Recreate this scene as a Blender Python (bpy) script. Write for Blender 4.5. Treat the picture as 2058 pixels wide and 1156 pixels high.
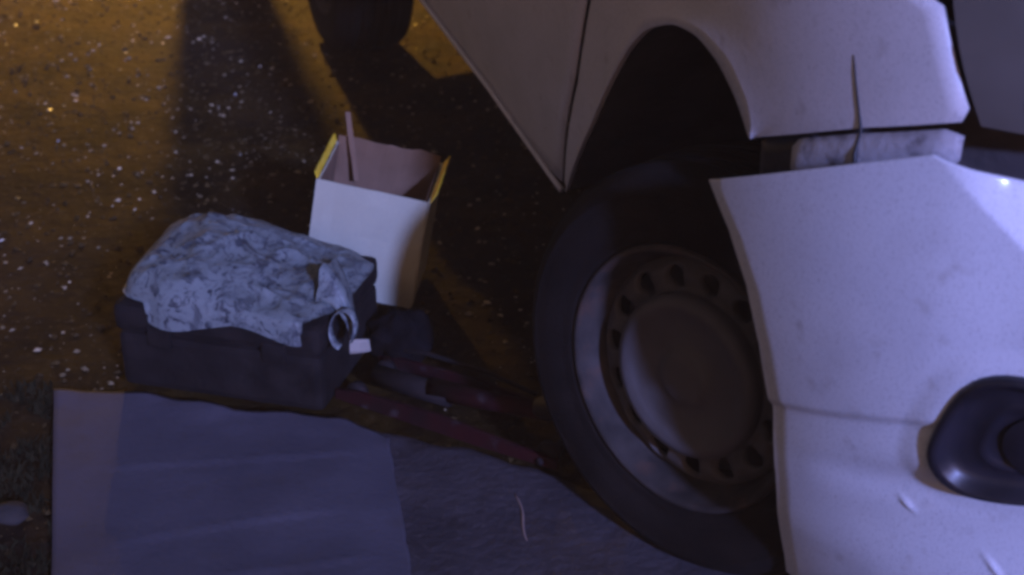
import bpy, bmesh, math, random
import numpy as np
from mathutils import Vector, Matrix, noise

random.seed(7)
for o in list(bpy.data.objects):
    bpy.data.objects.remove(o)
scene = bpy.context.scene
COL = scene.collection
R = math.radians

# ------------------------------------------------------------------ camera
cam_d = bpy.data.cameras.new('camera')
cam_d.sensor_width = 36.0
cam_d.lens = 53.0
cam_d.clip_end = 500
cam_d.dof.use_dof = True
cam_d.dof.focus_distance = 2.35
cam_d.dof.aperture_fstop = 4.5
cam = bpy.data.objects.new('camera', cam_d)
cam.location = (0, 0, 1.44)
cam.rotation_euler = (R(90 - 27.5), 0, 0)
COL.objects.link(cam)
scene.camera = cam

# ------------------------------------------------------------------ world, sun, exposure
TO_LIGHT = Vector((0.37, -0.80, 0.40)).normalized()
w = bpy.data.worlds.new('World')
scene.world = w
w.use_nodes = True
nt = w.node_tree
bg = nt.nodes['Background']
sky = nt.nodes.new('ShaderNodeTexSky')
sky.sky_type = 'NISHITA'
sky.sun_disc = False
sky.sun_elevation = math.asin(TO_LIGHT.z)
sky.sun_rotation = math.atan2(TO_LIGHT.x, TO_LIGHT.y)
tint = nt.nodes.new('ShaderNodeMix')
tint.data_type = 'RGBA'
tint.blend_type = 'MULTIPLY'
tint.inputs[0].default_value = 1.0
tint.inputs[7].default_value = (1.0, 0.58, 0.46, 1)
nt.links.new(sky.outputs[0], tint.inputs[6])
nt.links.new(tint.outputs[2], bg.inputs['Color'])
bg.inputs['Strength'].default_value = 0.064

sd = bpy.data.lights.new('sun', 'SUN')
sd.energy = 5.0
sd.color = (0.28, 0.355, 1.0)
sd.angle = R(3.0)
sun = bpy.data.objects.new('sun', sd)
sun.rotation_euler = TO_LIGHT.to_track_quat('Z', 'Y').to_euler()
COL.objects.link(sun)

vs = scene.view_settings
vs.view_transform = 'Standard'
vs.look = 'None'
vs.exposure = 0
vs.gamma = 1
scene.render.engine = 'CYCLES'
scene.cycles.filter_width = 3.2
scene.cycles.max_bounces = 6
scene.cycles.diffuse_bounces = 3
scene.cycles.glossy_bounces = 3
scene.cycles.volume_bounces = 0

# ------------------------------------------------------------------ helpers
def tag(o, label=None, cat=None, group=None, kind=None):
    if label: o['label'] = label
    if cat: o['category'] = cat
    if group: o['group'] = group
    if kind: o['kind'] = kind
    return o

def empty(name, loc=(0, 0, 0), rot=(0, 0, 0), parent=None):
    o = bpy.data.objects.new(name, None)
    o.location = loc
    o.rotation_euler = rot
    o.empty_display_size = 0.1
    COL.objects.link(o)
    if parent: o.parent = parent
    return o

def mk(name, verts, faces, m, parent=None, smooth=True, solid=0.0, sub=0):
    me = bpy.data.meshes.new(name)
    me.from_pydata([tuple(map(float, v)) for v in verts], [], faces)
    me.validate()
    bm = bmesh.new(); bm.from_mesh(me)
    bmesh.ops.recalc_face_normals(bm, faces=bm.faces)
    bm.to_mesh(me); bm.free()
    for p in me.polygons: p.use_smooth = smooth
    if m: me.materials.append(m)
    o = bpy.data.objects.new(name, me)
    COL.objects.link(o)
    if parent: o.parent = parent
    if solid:
        s = o.modifiers.new('solid', 'SOLIDIFY'); s.thickness = abs(solid); s.offset = -1 if solid > 0 else 1
    if sub:
        s = o.modifiers.new('sub', 'SUBSURF'); s.levels = sub; s.render_levels = sub
    return o

def grid_faces(n, m, wrap=False):
    f = []
    for i in range(n - 1):
        for j in range(m if wrap else m - 1):
            k = (j + 1) % m
            f.append((i*m + j, (i+1)*m + j, (i+1)*m + k, i*m + k))
    return f

def box_mesh(cx, cy, cz, sx, sy, sz, bev=0.0):
    bm = bmesh.new()
    bmesh.ops.create_cube(bm, size=1)
    for v in bm.verts:
        v.co = Vector((cx + v.co.x*sx, cy + v.co.y*sy, cz + v.co.z*sz))
    if bev:
        bmesh.ops.bevel(bm, geom=bm.edges[:] , offset=bev, segments=2, affect='EDGES', profile=0.6)
    return bm

def bm_obj(name, bm, m, parent=None, smooth=False):
    me = bpy.data.meshes.new(name)
    bm.to_mesh(me); bm.free()
    for p in me.polygons: p.use_smooth = smooth
    me.materials.append(m)
    o = bpy.data.objects.new(name, me)
    COL.objects.link(o)
    if parent: o.parent = parent
    return o

def bx(name, c, s, m, parent=None, bev=0.003):
    return bm_obj(name, box_mesh(*c, *s, bev), m, parent)

def tube(name, pts, r, m, parent=None, n=8, closed_ends=True):
    pts = [Vector(p) for p in pts]
    vs_, fs = [], []
    k = len(pts)
    up = Vector((0, 0, 1))
    for i, p in enumerate(pts):
        t = (pts[min(i+1, k-1)] - pts[max(i-1, 0)]).normalized()
        a = t.cross(up)
        if a.length < 1e-4: a = t.cross(Vector((0, 1, 0)))
        a.normalize(); b = a.cross(t)
        rr = r[i] if isinstance(r, (list, tuple)) else r
        for j in range(n):
            q = 2*math.pi*j/n
            vs_.append(p + (a*math.cos(q) + b*math.sin(q))*rr)
    fs = grid_faces(k, n, True)
    if closed_ends:
        fs.append(tuple(range(n))); fs.append(tuple(range((k-1)*n, k*n)))
    return mk(name, vs_, fs, m, parent)

def sstep(a, b, x):
    t = min(1, max(0, (x-a)/(b-a)))
    return t*t*(3-2*t)

def fbm(p, s, o=4):
    v, a, t = 0.0, 1.0, 0.0
    p = Vector(p)*s
    for i in range(o):
        v += a*noise.noise(p); t += a; a *= .5; p = p*2.03 + Vector((3.1, 1.7, 5.3))
    return v/t

# ------------------------------------------------------------------ materials
def mat(name, col, rough=0.6, col2=None, scale=20.0, detail=6, bump=0.0, bscale=None, metal=0.0,
        lo=0.35, hi=0.65, spec=0.5, coat=0.0, extra=None, rough2=None, dist=0.0):
    m = bpy.data.materials.new(name)
    m.use_nodes = True
    t = m.node_tree
    b = t.nodes['Principled BSDF']
    b.inputs['Base Color'].default_value = (*col, 1)
    b.inputs['Roughness'].default_value = rough
    b.inputs['Metallic'].default_value = metal
    b.inputs['Specular IOR Level'].default_value = spec
    if coat: 
        b.inputs['Coat Weight'].default_value = coat
        b.inputs['Coat Roughness'].default_value = 0.08
    tc = t.nodes.new('ShaderNodeTexCoord')
    def nz(sc, de, di=0.0):
        n = t.nodes.new('ShaderNodeTexNoise')
        n.inputs['Scale'].default_value = sc
        n.inputs['Detail'].default_value = de
        n.inputs['Distortion'].default_value = di
        t.links.new(tc.outputs['Object'], n.inputs['Vector'])
        return n
    def ramp(a, p0, p1, c0, c1):
        r = t.nodes.new('ShaderNodeValToRGB')
        r.color_ramp.elements[0].position = p0
        r.color_ramp.elements[1].position = p1
        r.color_ramp.elements[0].color = (*c0, 1)
        r.color_ramp.elements[1].color = (*c1, 1)
        t.links.new(a, r.inputs[0])
        return r
    cur = None
    if col2:
        n = nz(scale, detail, dist)
        r = ramp(n.outputs['Fac'], lo, hi, col, col2)
        cur = r.outputs[0]
        if rough2 is not None:
            rr = ramp(n.outputs['Fac'], lo, hi, (rough,)*3, (rough2,)*3)
            t.links.new(rr.outputs[0], b.inputs['Roughness'])
    if extra:   # list of (scale, detail, lo, hi, colour, strength)
        for (sc, de, l, h, c, st) in extra:
            n = nz(sc, de)
            r = ramp(n.outputs['Fac'], l, h, (0, 0, 0), (st, st, st))
            mx = t.nodes.new('ShaderNodeMix'); mx.data_type = 'RGBA'
            t.links.new(r.outputs[0], mx.inputs[0])
            if cur: t.links.new(cur, mx.inputs[6])
            else: mx.inputs[6].default_value = (*col, 1)
            mx.inputs[7].default_value = (*c, 1)
            cur = mx.outputs[2]
    if cur: t.links.new(cur, b.inputs['Base Color'])
    if bump:
        n = nz(bscale or scale*3, 5)
        bp = t.nodes.new('ShaderNodeBump')
        bp.inputs['Strength'].default_value = bump
        bp.inputs['Distance'].default_value = 0.01
        t.links.new(n.outputs['Fac'], bp.inputs['Height'])
        t.links.new(bp.outputs[0], b.inputs['Normal'])
    return m

M = {}
M['paint'] = mat('white_paint', (0.58, 0.56, 0.56), 0.45, (0.66, 0.63, 0.64), 9, coat=0.12, lo=.3, hi=.7,
                 extra=[(3.5, 8, .56, .75, (0.38, 0.33, 0.31), .5), (26, 9, .62, .74, (0.30, 0.26, 0.24), .4), (340, 2, .52, .70, (0.36, 0.34, 0.35), .5)], bump=.03, bscale=120)
M['bumper'] = mat('bumper_paint', (0.62, 0.64, 0.69), 0.55, (0.69, 0.71, 0.75), 7, coat=0.2, lo=.3, hi=.7,
                  extra=[(5, 8, .55, .78, (0.40, 0.39, 0.40), .4), (22, 9, .62, .74, (0.34, 0.31, 0.30), .45), (340, 2, .52, .70, (0.36, 0.36, 0.40), .5)], bump=.02, bscale=110)
M['black_plastic'] = mat('black_plastic', (0.012, 0.012, 0.016), 0.5, (0.022, 0.021, 0.024), 40, bump=.1)
M['gloss_black'] = mat('gloss_black', (0.01, 0.01, 0.014), 0.38, (0.022, 0.021, 0.03), 14, coat=.12, bump=.05, bscale=30)
M['rubber'] = mat('tyre_rubber', (0.006, 0.005, 0.0045), 0.95, (0.014, 0.011, 0.009), 14, spec=.15, bump=.25, bscale=160,
                  extra=[(6, 7, .5, .75, (0.026, 0.021, 0.019), .5)])
M['steel'] = mat('painted_steel', (0.022, 0.019, 0.017), 0.8, (0.06, 0.050, 0.044), 16, spec=.25, metal=.0, bump=.1, bscale=120,
                 extra=[(30, 6, .55, .7, (0.09, 0.05, 0.035), .55)])
M['cap'] = mat('hub_cap_grey', (0.07, 0.062, 0.06), 0.65, (0.10, 0.09, 0.086), 7, metal=.1, bump=.08, bscale=120,
               extra=[(12, 7, .52, .72, (0.06, 0.05, 0.045), .6)])
M['disc'] = mat('wheel_disc_grey', (0.06, 0.054, 0.052), 0.7, (0.10, 0.09, 0.086), 14, spec=.3, bump=.1, bscale=120,
                extra=[(22, 7, .55, .72, (0.07, 0.05, 0.04), .6)])
M['under'] = mat('underbody', (0.06, 0.05, 0.05), 0.9, (0.10, 0.085, 0.08), 12, bump=.3)
M['bracket'] = mat('grimy_bracket', (0.42, 0.40, 0.42), 0.6, (0.12, 0.11, 0.12), 26, lo=.48, hi=.66, bump=.2)
M['glass'] = mat('headlight_glass', (0.09, 0.078, 0.065), 0.75, (0.13, 0.115, 0.10), 6, coat=.15)
M['reflector'] = mat('reflector', (0.30, 0.31, 0.36), 0.3, (0.4, 0.4, 0.45), 12, metal=.6)
M['liner'] = mat('arch_liner', (0.022, 0.019, 0.021), 0.9, (0.04, 0.034, 0.034), 12, bump=.3)
M['window'] = mat('window_glass', (0.015, 0.016, 0.022), 0.08, (0.02, 0.02, 0.03), 4)
M['ground'] = mat('wet_ground', (0.010, 0.006, 0.0018), 0.8, (0.050, 0.029, 0.006), 5.0, 10, lo=.33, hi=.68, bump=1.0, bscale=30, spec=.04,
                  extra=[(60, 6, .56, .72, (0.085, 0.055, 0.02), .6), (16, 7, .50, .64, (0.010, 0.006, 0.003), .6), (1.3, 6, .45, .62, (0.02, 0.015, 0.013), .5)])
M['paving'] = mat('worn_paving', (0.034, 0.030, 0.034), 0.85, (0.074, 0.064, 0.070), 6, 10, lo=.3, hi=.7, bump=.4, bscale=60, spec=.2,
                  extra=[(14, 8, .56, .72, (0.022, 0.016, 0.014), .6), (120, 4, .6, .72, (0.12, 0.10, 0.095), .5)])
M['gravel'] = mat('gravel', (0.024, 0.015, 0.005), 0.75, (0.085, 0.054, 0.016), 9, lo=.3, hi=.7, bump=.2, bscale=80, spec=.15)
M['pale'] = mat('pale_chips', (0.12, 0.09, 0.04), 0.35, (0.75, 0.60, 0.36), 4, lo=.4, hi=.72)
M['sheet'] = mat('flattened_card', (0.050, 0.048, 0.066), 0.85, (0.080, 0.076, 0.098), 5, 9, lo=.3, hi=.7, bump=.12, bscale=90,
                 extra=[(150, 4, .55, .7, (0.06, 0.052, 0.055), .55), (11, 7, .58, .72, (0.06, 0.05, 0.05), .5)])
M['card'] = mat('brown_card', (0.17, 0.10, 0.055), 0.85, (0.22, 0.13, 0.075), 14, bump=.1)
M['white_card'] = mat('white_card', (0.46, 0.45, 0.33), 0.6, (0.51, 0.50, 0.37), 8,
                      extra=[(320, 2, .52, .70, (0.30, 0.30, 0.28), .45)], bump=.05)
M['yellow'] = mat('yellow_print', (0.75, 0.50, 0.02), 0.5, (0.85, 0.62, 0.06), 40)
M['dark_case'] = mat('dark_case', (0.005, 0.0045, 0.005), 0.85, (0.011, 0.0095, 0.010), 18, spec=.2, bump=.25, bscale=60,
                     extra=[(9, 8, .55, .72, (0.022, 0.018, 0.017), .5)])
M['red'] = mat('worn_red_paint', (0.030, 0.003, 0.005), 0.9, (0.014, 0.004, 0.005), 18, spec=.15, bump=.15,
               extra=[(25, 7, .6, .72, (0.06, 0.05, 0.05), .6)])
M['metal'] = mat('dull_metal', (0.02, 0.015, 0.015), 0.8, (0.012, 0.010, 0.010), 25, metal=.0, spec=.2, bump=.1)
M['rag'] = mat('black_cloth', (0.003, 0.003, 0.004), 1.0, (0.008, 0.0075, 0.009), 40, spec=.1, bump=.4, bscale=160)
M['paper'] = mat('paper', (0.26, 0.24, 0.20), 0.85, (0.33, 0.30, 0.25), 30)
M['post'] = mat('post_concrete', (0.25, 0.24, 0.22), 0.85, (0.32, 0.3, 0.28), 10, bump=.3)
M['lamp_metal'] = mat('lamp_metal', (0.05, 0.05, 0.05), 0.5, (0.07, 0.07, 0.07), 15)
M['stone'] = mat('stone', (0.016, 0.014, 0.013), 0.95, (0.034, 0.03, 0.028), 14, bump=.4)
M['moss'] = mat('moss_blades', (0.012, 0.012, 0.005), 0.9, (0.03, 0.027, 0.012), 22, spec=.1)
M['wire'] = mat('wire', (0.22, 0.16, 0.14), 0.6, (0.28, 0.2, 0.17), 30)

# printed plastic bag: pale blue grey with dark blue marbled veins
def bag_material():
    m = bpy.data.materials.new('marbled_plastic')
    m.use_nodes = True
    t = m.node_tree; b = t.nodes['Principled BSDF']
    tc = t.nodes.new('ShaderNodeTexCoord')
    n1 = t.nodes.new('ShaderNodeTexNoise'); n1.inputs['Scale'].default_value = 14; n1.inputs['Detail'].default_value = 5
    t.links.new(tc.outputs['Object'], n1.inputs['Vector'])
    mixv = t.nodes.new('ShaderNodeMix'); mixv.data_type = 'RGBA'; mixv.inputs[0].default_value = .12
    t.links.new(tc.outputs['Object'], mixv.inputs[6]); t.links.new(n1.outputs['Color'], mixv.inputs[7])
    def blot(sc, lo, hi, c0):
        n = t.nodes.new('ShaderNodeTexNoise'); n.inputs['Scale'].default_value = sc; n.inputs['Detail'].default_value = 4; n.inputs['Distortion'].default_value = .6
        t.links.new(mixv.outputs[2], n.inputs['Vector'])
        r = t.nodes.new('ShaderNodeValToRGB')
        r.color_ramp.elements[0].position = lo; r.color_ramp.elements[1].position = hi
        t.links.new(n.outputs['Fac'], r.inputs[0])
        return n, r.outputs[0]
    n2, f2_ = blot(34, .50, .66, None)
    n3, f3_ = blot(85, .54, .68, None)
    m1 = t.nodes.new('ShaderNodeMix'); m1.data_type = 'RGBA'
    t.links.new(f2_, m1.inputs[0]); m1.inputs[6].default_value = (0.17, 0.20, 0.195, 1); m1.inputs[7].default_value = (0.05, 0.06, 0.07, 1)
    m2 = t.nodes.new('ShaderNodeMix'); m2.data_type = 'RGBA'
    t.links.new(f3_, m2.inputs[0]); t.links.new(m1.outputs[2], m2.inputs[6]); m2.inputs[7].default_value = (0.028, 0.036, 0.048, 1)
    t.links.new(m2.outputs[2], b.inputs['Base Color'])
    b.inputs['Roughness'].default_value = .5
    bp = t.nodes.new('ShaderNodeBump'); bp.inputs['Strength'].default_value = .2; bp.inputs['Distance'].default_value = .004
    t.links.new(n2.outputs['Fac'], bp.inputs['Height']); t.links.new(bp.outputs[0], b.inputs['Normal'])
    return m
M['bag'] = bag_material()

# ------------------------------------------------------------------ ground
def ground_z(x, y):
    return 0.012*fbm((x, y, 0), 1.4, 3) + 0.010*fbm((x, y, 2), 7, 3) - 0.006

gx = np.concatenate([np.linspace(-45, -3.2, 12), np.linspace(-3.0, 2.0, 150), np.linspace(2.4, 45, 12)])
gy = np.concatenate([np.linspace(-45, 0.8, 8), np.linspace(1.0, 6.6, 170), np.linspace(7, 60, 14)])
gv = [(x, y, ground_z(x, y) if (-3.1 < x < 2.1 and .9 < y < 6.7) else 0) for x in gx for y in gy]
tag(mk('ground', gv, grid_faces(len(gx), len(gy)), M['ground']), kind='structure')

# worn grey paving in front, its edge broken along the soil
pe = [(-.80, 2.30), (-.5, 2.27), (-.27, 2.26), (-.05, 2.17), (.10, 2.08), (.22, 1.99), (.45, 1.86), (.9, 1.6)]
pvv = []
for i in range(120):
    x = -.80 + 1.7*i/119
    yt = float(np.interp(x, [p[0] for p in pe], [p[1] for p in pe])) + .035*fbm((x, 0, 8), 9, 4)
    for j in range(70):
        b = j/69
        xx = x if i else -.80 + (yt - (yt + (1.2-yt)*b))*.269
        y = yt + (1.2-yt)*b
        edge = sstep(0, .03, b)*sstep(0, 3/119, i/119)
        pvv.append((max(xx, -.80 + (2.30-y)*.269), y, ground_z(x, y)*(1-edge*.6) - .004 + .010*edge + .002*fbm((xx, y, 4), 30, 3)))
tag(mk('pavement', pvv, grid_faces(120, 70), M['paving']), kind='structure')

# loose grit: small broken stones, one mass
def scatter(name, n, region, smin, smax, m, seed, bias=1.0, reject=None):
    rnd = random.Random(seed)
    vv_, ff = [], []
    base = [(1, 0, 0), (-1, 0, 0), (0, 1, 0), (0, -1, 0), (0, 0, 1), (0, 0, -1)]
    tri = [(0, 2, 4), (2, 1, 4), (1, 3, 4), (3, 0, 4), (2, 0, 5), (1, 2, 5), (3, 1, 5), (0, 3, 5)]
    c = 0
    while c < n:
        x = rnd.uniform(region[0], region[1]); y = rnd.uniform(region[2], region[3])
        if reject and reject(x, y): continue
        s = smin + (smax - smin)*rnd.random()**(2.5*bias)
        a = rnd.uniform(0, 6.28); ca, sa = math.cos(a), math.sin(a)
        k = len(vv_)
        z0 = ground_z(x, y)
        sx, sy, sz = s*rnd.uniform(.7, 1.4), s*rnd.uniform(.6, 1.1), s*rnd.uniform(.4, .8)
        for (px, py, pz) in base:
            px = px*sx + rnd.uniform(-.3, .3)*s; py = py*sy + rnd.uniform(-.3, .3)*s
            vv_.append((x + ca*px - sa*py, y + sa*px + ca*py, z0 + sz*.35 + pz*sz))
        ff += [(k+p, k+q, k+r) for p, q, r in tri]
        c += 1
    return tag(mk(name, vv_, ff, m, smooth=False), kind='stuff')

def on_sheet(x, y):
    return -0.86 < x < -0.12 and y < 2.36 and x > -0.829 + (2.332 - y)*0.269 - .01
g = scatter('gravel', 14000, (-2.2, 0.9, 1.6, 6.2), .002, .010, M['gravel'], 3, reject=on_sheet)
tag(g, 'dark loose grit scattered over the wet ground', 'gravel')
g = scatter('pale_grit', 3600, (-1.9, 0.3, 2.3, 6.0), .0014, .008, M['pale'], 11, reject=on_sheet)
tag(g, 'pale glinting chips lying among the dark grit', 'grit')

# ------------------------------------------------------------------ car
CAR = empty('car', (0.235, 1.945, 0), (0, 0, R(-72.0)))
tag(CAR, 'white car raised on one side with its front bumper pulled loose', 'car')
WIDTH = 1.66
_s = np.linspace(-4, 2.0, 6001)
_th = np.interp(_s, [-4, -.1, .15, .35, .55, .75, 1.0, 1.4, 2], [0, 0, 6, 20, 42, 64, 80, 90, 90])
_u = np.cumsum(np.cos(np.radians(_th)))*(_s[1]-_s[0])
_v = -np.cumsum(np.sin(np.radians(_th)))*(_s[1]-_s[0])
_i = np.searchsorted(_s, 0)
_u -= _u[_i]; _v -= _v[_i]
def prof(z):
    return -.30*(z-.72)**2
def S(s, z, off=0.0):
    """point on the side of the car: s runs along the flank and round the nose, z is height"""
    t = math.radians(np.interp(s, _s, _th))
    o = off + prof(z)
    return (float(np.interp(s, _s, _u)) + math.sin(t)*o, -(float(np.interp(s, _s, _v)) + math.cos(t)*o), z)
def far(p):     # the same point on the car's other flank
    return (p[0], WIDTH - p[1], p[2])

def interp_poly(pts, keys, n):
    """resample a polyline given with parameter keys to n points"""
    p = np.array(pts, float); t = np.linspace(0, 1, n)
    return np.stack([np.interp(t, keys, p[:, 0]), np.interp(t, keys, p[:, 1])], 1)

def smooth_poly(P, it=2):
    P = P.copy()
    for _ in range(it):
        P[1:-1] = .25*P[:-2] + .5*P[1:-1] + .25*P[2:]
    return P

arch = [(-.565, .338), (-.47, .435), (-.363, .541), (-.27, .645), (-.20, .722), (-.13, .778), (-.045, .812), (.028, .818), (.092, .80), (.141, .769), (.162, .747), (.179, .726)]
ak = [0, .1, .2, .3, .4, .5, .6, .68, .76, .86, .92, 1.0]
ARCH = smooth_poly(interp_poly(arch, ak, 61), 3)
outer = [(-.572, .352), (-.495, .48), (-.418, .60), (-.385, .68), (-.352, .77), (-.325, .88), (-.31, .985), (.10, .985), (.433, .966), (.494, .843), (.36, .80), (.20, .736)]
ok = [0, .1, .2, .27, .35, .42, .50, .62, .76, .86, .94, 1.0]
OUT = interp_poly(outer, ok, 61)
def ruled(A, B, n, off=0.0, flare=0.0):
    v = []
    for a, b in zip(A, B):
        for k in range(n):
            t = k/(n-1)
            q = a*(1-t) + b*t
            v.append(S(q[0], q[1], off + flare*max(0, 1-t*4)**2))
    return v
fv = ruled(ARCH, OUT, 15, 0, .005)
fender = mk('fender', fv, grid_faces(61, 15), M['paint'], CAR, solid=.004)
# inward turned lip of the wheel opening
lip = []
for a in ARCH:
    for k in range(3):
        lip.append(S(a[0], a[1], .004 - .004*k))
mk('arch_lip', lip, grid_faces(61, 3), M['paint'], fender)
mk('far_fender', [far(p) for p in fv], grid_faces(61, 15), M['paint'], CAR)

# sill line rises slightly towards the tail
def sill(s):
    return float(np.interp(s, [-3.1, -2.0, -1.5, -1.0, -.6], [.49, .46, .428, .382, .325]))
seam = [(-.362, .985), (-.36, .88), (-.366, .77), (-.398, .68), (-.430, .60), (-.507, .48), (-.586, .345)]
sk = np.interp(np.linspace(0, 1, 21), np.linspace(0, 1, 7), range(7))
SEAM = np.stack([np.interp(sk, range(7), [p[0] for p in seam]), np.interp(sk, range(7), [p[1] for p in seam])], 1)
def flank(name, s_left, s_right_fn, m, par, mirror=False, n=20):
    v = []
    for j in range(21):
        sr, zr = s_right_fn(j)
        for i in range(n):
            t = i/(n-1)
            s = sr + (s_left - sr)*t
            zb = sill(min(s, -.6)); b = j/20
            ztop = .985
            z = ztop + (zb - ztop)*b
            if i == 0: z = zr
            else: z = z*min(1, t*3) + zr*(1-min(1, t*3))
            p = S(s, z, 0)
            v.append(far(p) if mirror else p)
    return mk(name, v, grid_faces(21, n), m, par, solid=0.0 if mirror else .004)
for mir in (False, True):
    d = flank('far_front_door' if mir else 'front_door', -1.50, lambda j: SEAM[j] - np.array([.005, 0]), M['paint'], CAR, mir)
    flank('far_rear_door' if mir else 'rear_door', -2.08, lambda j: (-1.507, .985 + (sill(-1.507)-.985)*j/20), M['paint'], CAR, mir, 10)
# rolled bottom edge of the doors
tube('sill_edge', [S(s, sill(s) + .004, .004) for s in np.linspace(-2.08, -.592, 30)], .0055, M['paint'], CAR)
bx('door_handle', S(-1.36, .90, .012), (.18, .025, .03), M['black_plastic'], d, .008)
# rear quarter with its wheel opening
RC = -2.45
ra = [(RC + .37*math.cos(q), .455 + .36*math.sin(q)) for q in np.linspace(0, math.pi, 31)]
rb = interp_poly([(-2.087, .456), (-2.087, .985), (-3.0, .985), (-3.05, .50), (-2.86, .47)], [0, .3, .7, .92, 1], 31)
qv = []
for a, b in zip(ra, rb):
    for k in range(8):
        t = k/7
        qv.append(S(a[0]*(1-t) + b[0]*t, a[1]*(1-t) + b[1]*t))
mk('rear_quarter', qv, grid_faces(31, 8), M['paint'], CAR, solid=.004)
mk('far_rear_quarter', [far(p) for p in qv], grid_faces(31, 8), M['paint'], CAR)
# tail: closing panel with bumper
tv = []
for i in range(9):
    y = WIDTH*i/8
    bulge = .10*(1-((y - WIDTH/2)/(WIDTH/2))**2)
    for z in (.50, .60, .70, .80, .985):
        tv.append((-3.05 - bulge - (.02 if z < .75 else 0), y, z))
mk('tailgate', tv, grid_faces(9, 5), M['paint'], CAR)
# bonnet, glasshouse and roof above the frame
nose = [S(s, .975, -.004) for s in np.linspace(-.31, 1.36, 24)]
hv = []
for p in nose:
    q = far(p)
    for k in range(11):
        t = k/10
        hv.append((p[0], p[1]*(1-t) + q[1]*t, .983 + .055*math.sin(math.pi*t)*(1 if p[0] < .4 else max(.2, 1-(p[0]-.4)*2))))
mk('bonnet', hv, grid_faces(24, 11), M['paint'], CAR)
gl = []
for (u, z, ins) in [(-.34, .99, .03), (-.60, 1.14, .10), (-.90, 1.32, .19), (-1.15, 1.43, .24)]:
    for k in range(9):
        t = k/8
        gl.append((u - .12*(abs(t-.5)*2)**2, ins + (WIDTH - 2*ins)*t, z))
mk('windscreen', gl, grid_faces(4, 9), M['window'], CAR)
rf = []
for (u, z, ins) in [(-1.15, 1.432, .24), (-1.6, 1.475, .235), (-2.2, 1.46, .24), (-2.75, 1.39, .26)]:
    for k in range(9):
        t = k/8
        rf.append((u - (.12*(abs(t-.5)*2)**2 if u == -1.15 else 0), ins + (WIDTH - 2*ins)*t, z + .03*math.sin(math.pi*t)))
mk('roof', rf, grid_faces(4, 9), M['paint'], CAR)
for mir in (False, True):
    sv = []
    for (u0, u1, z, ins) in [(-.36, -3.0, .988, .03), (-.80, -2.95, 1.16, .11), (-1.26, -2.76, 1.42, .245)]:
        for k in range(12):
            p = (u0 + (u1-u0)*k/11, ins, z)
            sv.append(far(p) if mir else p)
    mk('side_window', sv, grid_faces(3, 12), M['window'], CAR)
rw = []
for (u, z, ins) in [(-2.75, 1.39, .26), (-2.95, 1.2, .14), (-3.06, .985, .03)]:
    for k in range(6):
        rw.append((u, ins + (WIDTH-2*ins)*k/5, z))
mk('rear_window', rw, grid_faces(3, 6), M['window'], CAR)

# dark structure behind the panels
lv = []
for a in ARCH:
    for k in range(6):
        p = S(a[0], a[1], -.006)
        lv.append((p[0], p[1] + .075*k, p[2] + .012*math.sin(k)))
lin = mk('wheel_well', lv, grid_faces(61, 6), M['liner'], CAR)
bw = [(S(a[0], a[1])[0], .37, a[1]) for a in ARCH]
mk('well_wall', bw + [(-.18, .37, .40)], [(i, i+1, 61) for i in range(60)], M['under'], lin)
bx('floor_pan', (-1.55, WIDTH/2, .50), (2.2, WIDTH - .30, .05), M['under'], CAR)
bx('front_subframe', (.12, WIDTH/2 + .05, .52), (.62, WIDTH - .66, .22), M['under'], CAR, .03)
iv = []
for s in np.linspace(.185, 1.36, 26):
    for z in (.52, .60, .68, .76, .84, .92):
        iv.append(S(s, z, -.075 if s > .3 else -.05))
mk('inner_nose', iv, grid_faces(26, 6), M['under'], CAR)
iv = []
for s in np.linspace(-2.07, -.45, 12):
    for z in (.5, .7, .97):
        iv.append(S(s, z, -.03))
mk('inner_door_shell', iv, grid_faces(12, 3), M['under'], CAR)

coil = [(.05 + .06*math.cos(a), .24 + .06*math.sin(a), .42 + .045*a/math.pi) for a in np.linspace(0, 12*math.pi/2, 90)]
tube('suspension_spring', coil, .008, M['liner'], CAR, 6)
tube('suspension_strut', [(.05, .24, .34), (.05, .24, .80)], .025, M['liner'], CAR, 12)

# mounting bracket seen in the gap between fender and bumper
def fbot(s):
    return float(np.interp(s, [.178, .27, .36, .442, .494], [.727, .765, .80, .827, .843]))
bv = []
ss = np.linspace(.262, .49, 22)
for s in ss:
    e = min(1, (s-.262)/.012, (.49-s)/.02)
    top = fbot(s) - .006 - .010*(1-e); bot = fbot(s) - .062 + .018*(1-e)
    for k in range(6):
        t = k/5
        bv.append(S(s, top + (bot-top)*t, .004 + .012*math.sin(math.pi*t)*e))
brk = mk('bumper_bracket', bv, grid_faces(22, 6), M['bracket'], CAR, solid=.006)
dv = []
for s in np.linspace(.183, .285, 10):
    for k in range(5):
        dv.append(S(s, fbot(s) - .006 - .085*k/4, -.012))
mk('splash_shield', dv, grid_faces(10, 5), M['black_plastic'], CAR, solid=.004)
tube('fender_split', [S(.3335, .880, -.0002), S(.340, .862, .0), S(.3475, .840, .0), S(.356, .815, .0), S(.363, .797, .002), S(.370, .775, .017), S(.374, .752, .019), S(.376, .735, .016)],
     [.0008, .0014, .0016, .0018, .002, .003, .003, .003], M['black_plastic'], fender, 6)

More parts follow.
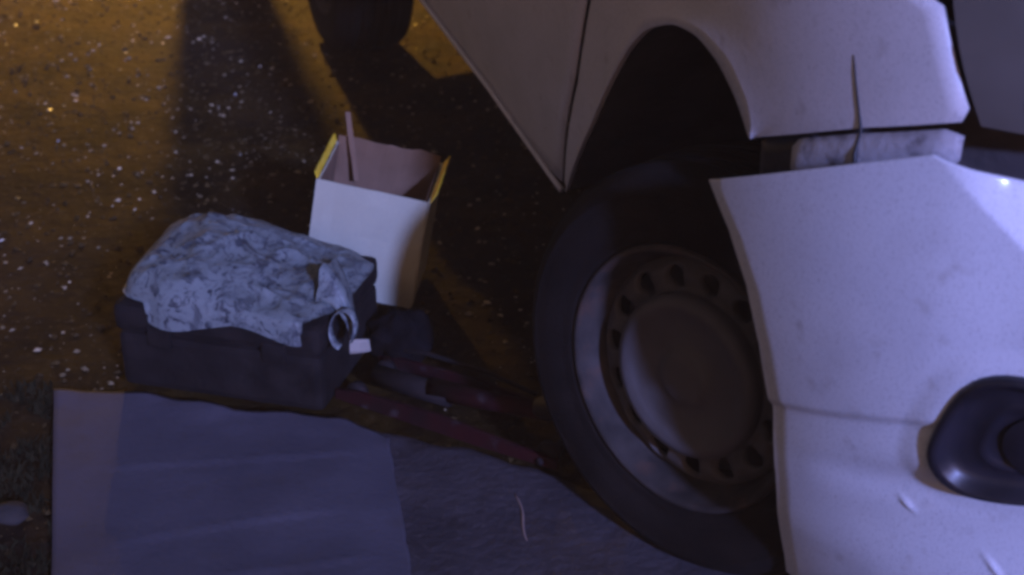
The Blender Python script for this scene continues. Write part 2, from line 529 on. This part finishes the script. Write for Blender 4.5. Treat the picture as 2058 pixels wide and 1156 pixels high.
# headlight
hl = []
for s in np.linspace(0, 1, 16):
    for k in range(8):
        t = k/7
        s0 = .500 + (.437 - .500)*t
        z = (.838 + .005*s) + (.142 - .01*s)*t
        hl.append(S(s0 + .004 + (.97 - s0)*s, z, -.004 + .010*math.sin(math.pi*t)))
head = mk('headlight', hl, grid_faces(16, 8), M['glass'], CAR)
rv = []
for i in range(7):
    for j in range(16):
        a = 2*math.pi*j/16; r_ = .045*i/6
        rv.append(S(.60 + r_*math.cos(a), .888 + r_*.85*math.sin(a), .010 + .008*(1-(i/6)**2)))
mk('lamp_reflector', rv, grid_faces(7, 16, True), M['reflector'], head)
mk('far_headlight', [far(p) for p in hl], grid_faces(16, 8), M['glass'], CAR)

# bumper, pulled outwards from its clips
def s0_of(z):
    return float(np.interp(z, [.10, .142, .30, .422, .501, .578, .64, .69], [.292, .299, .308, .303, .291, .27, .237, .195]))
def top_of(s):
    return float(np.interp(s, [.195, .415, .485, .525, .571, .7, 1.0, 1.5], [.69, .796, .827, .817, .806, .79, .77, .765]))
FC = (.622, .497)
fog_out = [(.519, .447), (.520, .470), (.530, .512), (.543, .550), (.558, .575), (.580, .587), (.61, .589), (.65, .585), (.69, .570), (.715, .54), (.722, .50), (.715, .46), (.69, .44), (.65, .425), (.61, .415), (.575, .410), (.550, .411), (.530, .424)]
def fog_poly(n):
    P = np.array(fog_out + fog_out[:1])
    d = np.concatenate([[0], np.cumsum(np.hypot(*(P[1:]-P[:-1]).T))]); d /= d[-1]
    t = np.linspace(0, 1, n, endpoint=False)
    Q = np.stack([np.interp(t, d, P[:, 0]), np.interp(t, d, P[:, 1])], 1)
    for _ in range(2):
        Q = .25*np.roll(Q, 1, 0) + .5*Q + .25*np.roll(Q, -1, 0)
    return Q
FOG = fog_poly(56)
_fa = np.arctan2(FOG[:, 1]-FC[1], FOG[:, 0]-FC[0]); _fr = np.hypot(FOG[:, 0]-FC[0], FOG[:, 1]-FC[1])
_o = np.argsort(_fa); _fa = _fa[_o]; _fr = _fr[_o]
def fog_dist(s, z):
    a = math.atan2(z-FC[1], s-FC[0]); r = math.hypot(s-FC[0], z-FC[1])
    return r/float(np.interp(a, _fa, _fr, period=2*math.pi))
def relief(s, z):
    o = 0.070
    # flange along the wheel opening
    e = s - s0_of(z)
    o -= .003*(1 - sstep(.0, .03, e))
    # styling crease: the upper panel stands proud of the lower one
    zc = .423 + (s-.313)*.375 if s < .60 else .531
    amp = 1 - sstep(.50, .60, s)
    o += amp*.007*sstep(zc-.012, zc+.006, z)
    o += amp*.010*sstep(zc-.004, zc-.07, z)*sstep(zc-.17, zc-.09, z)*0.6
    # trough running towards the fog lamp
    zt = .356 + (s-.38)*.31
    o -= .011*math.exp(-((z-zt)/.028)**2)*sstep(.36, .50, s)*(1-sstep(.62, .75, s))
    # lower lip
    o += .016*sstep(.38, .22, z)
    # shoulder falling back to the headlight
    zs = .830 - (s-.485)*.93
    zs = max(zs, .735)
    if s > .47:
        o -= .055*max(0, (z - zs))/.06*sstep(.47, .56, s)*.55
    # small ridges added to the shape to make bright glints
    for (s1, z1, ax_, le, wi, am) in ((.497, .358, -.60, .011, .0036, .0036), (.604, .298, -.9, .018, .004, .0036)):
        ds, dz = s - s1, z - z1
        p = ds*math.cos(ax_) + dz*math.sin(ax_); q = -ds*math.sin(ax_) + dz*math.cos(ax_)
        if abs(p) < .08 and abs(q) < .03:
            o += am*math.exp(-(p/le)**2 - (q/wi)**2)
    d = fog_dist(s, z)
    if d < 1.6:
        o += .005*sstep(1.4, 1.05, d)
        o -= .050*sstep(.96, .88, d)
    return o
NB, NZ = 330, 190
bv = []
a_ = np.linspace(0, 1, NB)
a_ = np.where(a_ < .72, a_/.72*.42, .42 + (a_-.72)/.28*.58)
for a in a_:
    st = .195 + (1.46-.195)*a
    for j in range(NZ):
        b = j/(NZ-1)
        zt = top_of(st)
        z = zt + (.105 - zt)*b
        l = s0_of(z)
        s = l + (1.46 - l)*a
        bv.append(S(s, z, relief(s, z)))
bumper = mk('front_bumper', bv, grid_faces(NB, NZ), M['bumper'], CAR, solid=.004)
bumper['label'] = 'white front bumper pulled away from the fender'
# top return flange of the bumper
tv = []
for a in a_[::2]:
    st = .195 + (1.46-.195)*a
    for k in range(4):
        tv.append(S(st, top_of(st) - .002*k, relief(st, top_of(st)) - .0045*k))
mk('bumper_flange', tv, grid_faces(len(a_[::2]), 4), M['bumper'], bumper)
bv2 = []
for s in np.linspace(.2, 1.46, 30):
    for z in np.linspace(0, 1, 8):
        zt = top_of(s); q = zt + (.12-zt)*z
        bv2.append(far(S(max(s, s0_of(q)), q, .01)))
mk('far_bumper_half', bv2, grid_faces(30, 8), M['bumper'], bumper)
# fog lamp: black housing with sunken lens
fo = []
ringp = [(1.045, -.010), (1.03, .004), (1.0, .010), (.95, .012), (.90, .009), (.84, -.004), (.72, -.012), (.55, -.012), (.50, -.008), (.46, -.014), (.30, -.010), (.12, -.008), (.02, -.008)]
for (k, o) in ringp:
    for p in FOG:
        q = (FC[0] + (p[0]-FC[0])*k, FC[1] + (p[1]-FC[1])*k)
        fo.append(S(q[0], q[1], .076 + o))
fog = mk('fog_lamp', fo, grid_faces(len(ringp), 56, True), M['gloss_black'], bumper)
fog['label'] = 'black oval fog lamp housing'
lv = []
for i in range(6):
    for j in range(24):
        a = 2*math.pi*j/24
        lv.append(S(.635 + .045*i/5*math.cos(a), .495 + .045*i/5*math.sin(a), .069 + .012*(1-(i/5)**2)))
mk('fog_lens', lv, grid_faces(6, 24, True), M['gloss_black'], bumper)

# ------------------------------------------------------------------ wheels
def lathe(name, pr, m, parent, n=64):
    """profile of (radius, axial) pairs about local Y, axial measured outwards (-Y)"""
    v = []
    for (r, a) in pr:
        for j in range(n):
            q = 2*math.pi*j/n
            v.append((r*math.cos(q), -a, r*math.sin(q)))
    return mk(name, v, grid_faces(len(pr), n, True), m, parent)

def make_wheel(loc, rz=0, rx=0, detail=True):
    W = empty('wheel', loc, (rx, 0, rz), CAR)
    T = [(.202, .002), (.207, .010), (.213, .012), (.222, .011), (.228, .013), (.240, .017), (.255, .019), (.268, .018), (.276, .0165), (.279, .0175), (.282, .0155),
         (.292, .009), (.300, .000), (.306, -.012), (.309, -.020)]
    tread = []
    for k in range(5):
        a0 = -.022 - k*.032
        tread += [(.3135, a0), (.3145, a0-.012), (.3135, a0-.024), (.306, a0-.0245), (.306, a0-.0310)]
    T += tread + [(.309, -.185), (.30, -.20), (.27, -.21), (.21, -.205)]
    ty = lathe('tyre', T, M['rubber'], W, 96)
    rim = lathe('rim', [(.203, -.004), (.205, .006), (.202, .012), (.196, .012), (.192, .006), (.190, -.004), (.183, -.012), (.180, -.030), (.174, -.036)], M['steel'], W, 96)
    # pressed disc with round holes
    NH = 15
    dv_, df = [], []
    def disc_ax(r):
        return float(np.interp(r, [.10, .118, .128, .150, .168, .176], [-.012, -.012, -.026, -.018, -.026, -.036]))
    r0, r1 = .116, .176
    for h in range(NH):
        qc = 2*math.pi*(h+.5)/NH; dq = math.pi/NH
        k = len(dv_)
        rc = .148; hr = .0175
        m_ = 24
        for lvl in range(4):
            for j in range(m_):
                a = 2*math.pi*j/m_ + math.pi/4
                ca, sa = math.cos(a), math.sin(a)
                mxx = max(abs(ca), abs(sa))
                sq = (rc + ((r1-rc) if ca > 0 else (rc-r0))*ca/mxx, qc + dq*sa/mxx)
                ci = (rc + hr*ca, qc + hr*sa/rc)
                if lvl == 0: r_, q_, ax = *sq, disc_ax(sq[0])
                elif lvl == 1: r_, q_ = [(x+3*y)/4 for x, y in zip(sq, ci)]; ax = disc_ax(r_)
                elif lvl == 2: r_, q_ = ci; ax = disc_ax(r_) - .001
                else: r_, q_ = ci; ax = disc_ax(r_) - .012
                dv_.append((r_*math.cos(q_), -ax, r_*math.sin(q_)))
        for lvl in range(3):
            for j in range(m_):
                jj = (j+1) % m_
                df.append((k+lvl*m_+j, k+(lvl+1)*m_+j, k+(lvl+1)*m_+jj, k+lvl*m_+jj))
    mk('wheel_disc', dv_, df, M['disc'], W)
    lathe('hub_cap', [(.127, -.022), (.1265, -.010), (.123, -.002), (.116, .003), (.108, .004), (.098, -.002), (.086, -.006), (.06, -.007), (.045, -.006), (.040, -.001), (.034, .002), (.02, .003), (.001, .003)], M['cap'], W, 64)
    lathe('brake_drum', [(.001, -.075), (.17, -.075), (.172, -.15)], M['under'], W, 32)
    return W
make_wheel((.073, -.012, .316), R(27.5), R(-3.2))
make_wheel((RC - .05, -.015, .314))
for (x, a) in ((.04, R(180+27)), (RC, R(180))):
    make_wheel((x, WIDTH - .03, .314), a)

# ------------------------------------------------------------------ flattened cardboard sheet
left_b = [(-.829, 2.334), (-.692, 1.823), (-.61, 1.50)]
top_b = [(-.829, 2.334), (-.655, 2.325), (-.535, 2.283), (-.49, 2.262), (-.40, 2.258), (-.29, 2.240), (-.215, 2.19)]
sv = []
NX, NY = 90, 90
for i in range(NX):
    a = i/(NX-1)
    tx = float(np.interp(a, np.linspace(0, 1, 7), [p[0] for p in top_b])); ty_ = float(np.interp(a, np.linspace(0, 1, 7), [p[1] for p in top_b]))
    ty_ += .010*fbm((tx, 0, 4), 18, 4)
    for j in range(NY):
        b = j/(NY-1)
        bxx = -.61 + .52*a; by = 1.50 - .03*a
        x = tx + (bxx-tx)*b; y = ty_ + (by-ty_)*b
        if i == NX-1: x += .012*fbm((0, y, 1), 12, 3)
        z = .017 + .006*fbm((x, y, 9), 5, 3)*1.2
        # creases across the sheet
        for (y0, sl, x0, x1) in ((2.11, .12, -.66, -.27), (1.925, .24, -.58, -.29), (1.795, .22, -.43, -.22)):
            d = y - (y0 + sl*(x + .45))
            f = sstep(x0-.05, x0+.03, x)*(1-sstep(x1-.03, x1+.04, x))
            z += f*(.0020*math.exp(-(d/.0035)**2) + .0018*sstep(-.006, .002, d)*(1-sstep(.002, .13, d)))
        z += .010*(1-sstep(.0, .12, b))*fbm((x, y, 5), 9, 2)
        z -= .007*sstep(.80, 1.0, a)
        sv.append((x, y, z))
sheet = mk('cardboard_sheet', sv, grid_faces(NX, NY), M['sheet'], solid=.005)
tag(sheet, 'large flattened cardboard sheet with creases lying flat on the ground', 'cardboard')

# ------------------------------------------------------------------ dark case under the bag
ANG = R(-15)
CASE = empty('tool_case', (-.483, 2.462, 0), (0, 0, ANG))
tag(CASE, 'dark low tool case lying under the marbled plastic bag', 'tool case')
CW, CD, CH = .39, .30, .178
bx('base', (0, 0, .064), (CW, CD, .112), M['dark_case'], CASE, .014)
bx('lid', (0, 0, .150), (CW+.006, CD+.006, .054), M['dark_case'], CASE, .014)
for x in (-.11, .11):
    bx('latch', (x, -CD/2 - .003, .120), (.045, .008, .04), M['dark_case'], CASE, .003)

# ------------------------------------------------------------------ marbled plastic bag draped on the case
BAG = empty('plastic_bag', (-.482, 2.462, .178), (0, 0, ANG))
tag(BAG, 'crumpled plastic bag with blue grey marbled print slumped on the dark case', 'bag')
bgv = []
NA, NR = 150, 56
for i in range(NR):
    b = i/(NR-1)*1.14
    for j in range(NA):
        a = 2*math.pi*j/NA
        ca, sa = math.cos(a), math.sin(a)
        ex = .50
        x = .208*math.copysign(abs(ca)**ex, ca); y = .150*math.copysign(abs(sa)**ex, sa)
        rr = 1 + .025*math.sin(5*a+.8) + .05*fbm((ca*2, sa*2, 0), 1.3, 3)
        bb = min(b, 1.0)
        px, py = x*rr*bb, y*rr*bb
        lobe = .5 + .5*math.cos((px+.085)*25)
        if sa < 0:
            py -= .012*abs(sa)**.5*bb**3*lobe
        tall = .070*(1 - .70*sstep(-.08, .15, px))*(1 - .25*sstep(.0, .15, -py))
        z = tall*(max(0, 1-bb**5.0))**.5
        # pinched folds running across the bag
        w1 = px*1.0 + py*.55 + .05*fbm((px, py, 3), 6, 2)
        w2 = px*.35 - py*1.0 + .04*fbm((px, py, 6), 7, 2)
        f1 = abs(math.sin(w1*52)); f2 = abs(math.sin(w2*38 + 1))
        r1 = 1-min(1, abs(noise.noise(Vector((px*13, py*13, 3.3))))*2.6); r2_ = 1-min(1, abs(noise.noise(Vector((px*27, py*27, 8.1))))*2.4)
        fold = .009*r1**2 + .004*r2_**2 - .005 + .006*(1-f1)**2*(.4 + fbm((px, py, 11), 8, 2))
        z += (.016*fbm((px, py, 1), 7, 3) + fold)*(1-bb**8)
        if b > 1.0:
            k = (b-1)/.14
            drop = (.020 + .022*lobe)*k
            z -= drop if sa < 0 else .1*drop
            py += -.004*k if sa < 0 else 0
            px += .003*k*ca
        z = z if (py < -.153) else max(z, .003)
        bgv.append((px, py, z + .006))
bag = mk('bag_body', bgv, grid_faces(NR, NA, True), M['bag'], BAG)
# twisted neck and handle loop at the right end
nk = []
npts = [(.165, -.03, .030, .050), (.19, -.045, .024, .038), (.212, -.062, .008, .028), (.225, -.075, -.015, .020), (.232, -.085, -.04, .015)]
for i, (x, y, z, r_) in enumerate(npts):
    for j in range(18):
        a = 2*math.pi*j/18
        q = r_*(1 + .22*math.sin(4*a + i*.8))
        nk.append((x, y + q*math.cos(a), z + .75*q*math.sin(a)))
mk('bag_neck', nk, grid_faces(5, 18, True), M['bag'], BAG)
def ribbon(name, pts, wid, m, parent, wdir=(0, 0, 1)):
    v = []
    wd = Vector(wdir).normalized()
    for p in pts:
        for k in range(3):
            v.append(Vector(p) + wd*wid*(k/2-.5))
    return mk(name, v, grid_faces(len(pts), 3), m, parent, solid=.0015)
lp = [(.226 + .024*math.cos(a), -.115 + .012*math.sin(a), -.012 + .032*math.sin(a)) for a in np.linspace(-.6, 4.6, 22)]
ribbon('handle', lp, .014, M['bag'], BAG, (.2, .9, .3))

# ------------------------------------------------------------------ white open box
def px_frame():
    pass
BOX = empty('cardboard_box', (-.205, 2.668, .004), (0, 0, 0))
BOX.rotation_euler = (R(2), R(10.5), R(-6))
tag(BOX, 'open white cardboard box with yellow flap edges leaning beside the bag', 'box')
bw_, bd_, bh_ = .220, .180, .244
def wall(name, verts, m, parent, sol=.003):
    return mk(name, verts, [(0, 1, 2, 3)], m, parent, smooth=False, solid=sol)
def panel(name, p0, ex, ey, m, parent, nx=12, ny=8, amp=.0015, torn=0.0, sol=.003):
    p0, ex, ey = Vector(p0), Vector(ex), Vector(ey)
    n = ex.cross(ey).normalized()
    v = []
    for i in range(nx):
        for j in range(ny):
            a, b = i/(nx-1), j/(ny-1)
            p = p0 + ex*a + ey*b + n*amp*fbm((a*3, b*3, ex.length*9), 2, 2)*2
            if torn and j == ny-1: p += ey.normalized()*torn*fbm((a*6, 0, 3), .7, 3)
            v.append(p)
    return mk(name, v, grid_faces(nx, ny), m, parent, smooth=False, solid=sol)
# local frame: front bottom right corner is the origin, box runs to -x and +y
panel('front_wall', (-bw_, 0, 0), (bw_, 0, 0), (0, 0, bh_), M['white_card'], BOX)
panel('side_wall', (0, .002, 0), (0, bd_-.004, 0), (0, 0, bh_), M['white_card'], BOX)
panel('side_wall', (-bw_+.003, .002, 0), (0, bd_-.004, 0), (0, 0, bh_), M['white_card'], BOX)
panel('back_wall', (-bw_, bd_, 0), (bw_, 0, 0), (0, 0, bh_), M['white_card'], BOX)
panel('base_panel', (-bw_, 0, .004), (bw_, 0, 0), (0, bd_, 0), M['card'], BOX)
# brown liner faces and flaps
il = .0045
panel('liner', (-bw_+il, bd_-il, .006), (bw_-2*il, 0, 0), (0, 0, bh_+.012), M['card'], BOX, 26, 8, .002, .010, .001)
panel('liner', (-bw_+il+.002, .006, .006), (0, bd_-2*il-.004, 0), (0, 0, bh_-.008), M['card'], BOX, sol=.001)
panel('liner', (-il-.002, .006, .006), (0, bd_-2*il-.004, 0), (0, 0, bh_-.008), M['card'], BOX, sol=.001)
panel('side_flap', (.002, .004, bh_-.004), (0, bd_-.008, .002), (.010, 0, .024), M['yellow'], BOX, 14, 4, .0012, .001)
panel('side_flap', (-bw_-.001, .004, bh_-.002), (0, bd_-.008, .004), (-.006, 0, .014), M['yellow'], BOX, 14, 4, .0012, .001)
panel('corner_flap', (-bw_+.050, bd_-.030, bh_-.065), (.010, .004, 0), (-.040, .024, .135), M['card'], BOX, 3, 8, .002, .003)
panel('front_flap', (-bw_+.004, .006, bh_-.012), (bw_-.008, 0, 0), (0, .030, -.030), M['card'], BOX, 14, 4, .004, .004)

# ------------------------------------------------------------------ red trolley jack
p0, p1 = Vector((-.315, 2.315, 0)), Vector((.075, 2.085, 0))
jd = (p1 - p0); JL = jd.length
JACK = empty('trolley_jack', p0, (0, 0, math.atan2(jd.y, jd.x)))
tag(JACK, 'low dark red trolley jack on the ground behind the front wheel', 'jack')
def plate(y):
    out = [(0, .012), (0, .030), (.05, .040), (.22, .046), (.36, .036), (JL, .030), (JL, .014), (.30, .010)]
    v = [(x, y + d, z) for d in (-.004, .004) for (x, z) in out]
    n = len(out)
    f = [tuple(range(n)), tuple(range(2*n-1, n-1, -1))] + [(i, (i+1) % n, n+(i+1) % n, n+i) for i in range(n)]
    return mk('side_plate', v, f, M['red'], JACK, smooth=False)
plate(0); plate(.135)
tube('front_axle', [(JL-.03, -.008, .022), (JL-.03, .143, .022)], .007, M['metal'], JACK)
for y in (.022, .113):
    tube('roller', [(JL-.03, y-.010, .022), (JL-.03, y+.010, .022)], .021, M['metal'], JACK, 20)
    tube('roller', [(.03, y-.008, .021), (.03, y+.008, .021)], .020, M['metal'], JACK, 20)
tube('cylinder', [(.04, .068, .036), (.20, .068, .040)], .020, M['metal'], JACK, 16)
tube('lift_arm', [(.16, .068, .045), (.30, .068, .058), (JL-.05, .068, .070)], [.020, .016, .014], M['red'], JACK, 12)
tube('saddle', [(JL-.05, .068, .076), (JL-.05, .068, .088)], .032, M['metal'], JACK, 20)
tube('tie_rod', [(-.02, .145, .042), (.10, .148, .058), (.22, .150, .056), (.33, .146, .044)], .0045, M['metal'], JACK)

# ------------------------------------------------------------------ black rag, paper scrap, wire, stone
rg = []
for i in range(24):
    t = math.pi*i/23
    for j in range(36):
        a = 2*math.pi*j/36
        d = Vector((math.sin(t)*math.cos(a), math.sin(t)*math.sin(a), math.cos(t)))
        r_ = 1 + .35*fbm(d, 1.7, 4) + .10*math.sin(6*a + 3*t)*math.sin(t)
        rg.append((d.x*.064*r_, d.y*.055*r_, max(-.045, d.z*.052*r_) + .047))
rag = mk('rag', rg, grid_faces(24, 36, True), M['rag'])
rag.location = (-.205, 2.47, .004)
tag(rag, 'black crumpled rag between the white box and the red jack', 'rag')

pv = []
for i in range(14):
    t = i/13
    for k in range(5):
        pv.append((.080*t, -.024*(k/4-.5)*(1-.25*t), .012*math.sin(3*t+k*.5) + .010*t))
pap = mk('paper_scrap', pv, grid_faces(14, 5), M['paper'], solid=.0008)
pap.location = (-.340, 2.405, .055); pap.rotation_euler = (R(38), R(-6), R(4))
tag(pap, 'small white paper strip lying at the end of the dark case', 'paper scrap')

wp = []
for i in range(18):
    t = i/17
    x = 0.005 + .035*t + .004*math.sin(9*t); y = 2.025 - .20*t
    wp.append((x, y, ground_z(x, y) + .006 + .004*math.sin(5*t)))
tag(tube('wire', wp, .0022, M['wire'], None, 6), 'thin pale bent wire on the ground near the tyre', 'wire')

sg = []
for i in range(14):
    t = math.pi*i/13
    for j in range(20):
        a = 2*math.pi*j/20
        d = Vector((math.sin(t)*math.cos(a), math.sin(t)*math.sin(a), math.cos(t)))
        r_ = 1 + .3*fbm(d, 1.3, 3)
        sg.append((d.x*.030*r_, d.y*.024*r_, d.z*.016*r_ + .012))
st = mk('stone', sg, grid_faces(14, 20, True), M['stone'])
st.location = (-.80, 1.965, 0)
tag(st, 'grey rounded stone left of the cardboard sheet', 'stone')

# dark mossy tufts left of the sheet
rnd = random.Random(5)
mv, mf = [], []
for _ in range(2600):
    y = rnd.uniform(1.55, 2.38); xl = -.829 + (2.332-y)*.269
    x = xl - abs(rnd.gauss(0, .09)) - .004
    h = rnd.uniform(.006, .024); a = rnd.uniform(0, 6.28); wd = rnd.uniform(.0015, .004)
    if fbm((x, y, 3), 9, 2) < -.03: continue
    k = len(mv); z = ground_z(x, y)
    lx, ly = rnd.uniform(-.012, .012), rnd.uniform(-.012, .012)
    mv += [(x-wd*math.cos(a), y-wd*math.sin(a), z), (x+wd*math.cos(a), y+wd*math.sin(a), z), (x+lx, y+ly, z+h)]
    mf.append((k, k+1, k+2))
tag(mk('moss', mv, mf, M['moss'], smooth=False), 'dark moss tufts beside the cardboard sheet', 'moss', kind='stuff')

# ------------------------------------------------------------------ orange street lantern and a post, beyond the frame
LAMP = Vector((-1.55, 7.6, 2.0))
L = empty('street_lantern', (LAMP.x, LAMP.y + .35, 0))
tag(L, 'low orange street lantern standing on the road behind the car', 'street lamp')
tube('post', [(0, 0, 0), (0, 0, .7), (0, 0, 2.15)], [.06, .045, .04], M['lamp_metal'], L, 14)
tube('arm', [(0, 0, 2.13), (0, -.15, 2.19), (0, -.34, 2.11)], .022, M['lamp_metal'], L, 10)
hood = lathe('hood', [(.01, 0), (.10, -.04), (.16, -.10), (.175, -.182)], M['lamp_metal'], L, 24)  # unseen hood, its depth shaped to fade the light across the ground
hood.rotation_euler = (R(-90), 0, 0); hood.location = (0, -.35, 2.10)
em = bpy.data.materials.new('sodium_glow'); em.use_nodes = True
eb = em.node_tree.nodes['Principled BSDF']
eb.inputs['Emission Color'].default_value = (1, .5, .12, 1); eb.inputs['Emission Strength'].default_value = 20
bl = tube('bulb', [(0, -.35, 2.095), (0, -.35, 2.055)], .03, em, L, 12)
ld = bpy.data.lights.new('sodium_light', 'POINT')
ld.energy = 1450; ld.color = (1.0, .54, .07); ld.shadow_soft_size = .035
lo = bpy.data.objects.new('sodium_light', ld); COL.objects.link(lo); lo.location = (0, -.35, LAMP.z); lo.parent = L

POST = empty('shadow_post', (-1.197, 6.0, 0))  # unseen post, added to cast the shadow band on the ground
tag(POST, 'square concrete post out of view, added to cast the dark shadow band', 'post')
bx('shaft', (0, 0, 1.5), (.15, .15, 3.0), M['post'], POST, .01)
bx('footing', (0, 0, .03), (.26, .26, .06), M['post'], POST, .01)

# ------------------------------------------------------------------ thin haze added to lift the darkest areas
bmh = box_mesh(0, 7.5, 1.1, 94, 109, 4.2)
hm = bpy.data.materials.new('lift_haze'); hm.use_nodes = True
ht = hm.node_tree
ht.nodes.remove(ht.nodes['Principled BSDF'])
pv_ = ht.nodes.new('ShaderNodeVolumePrincipled')
pv_.inputs['Color'].default_value = (.98, .66, .34, 1)
pv_.inputs['Density'].default_value = 0.0115
ht.links.new(pv_.outputs[0], ht.nodes['Material Output'].inputs['Volume'])
hz = bm_obj('haze', bmh, hm)
tag(hz, 'thin haze added to lift the darkest areas', 'haze', kind='stuff')
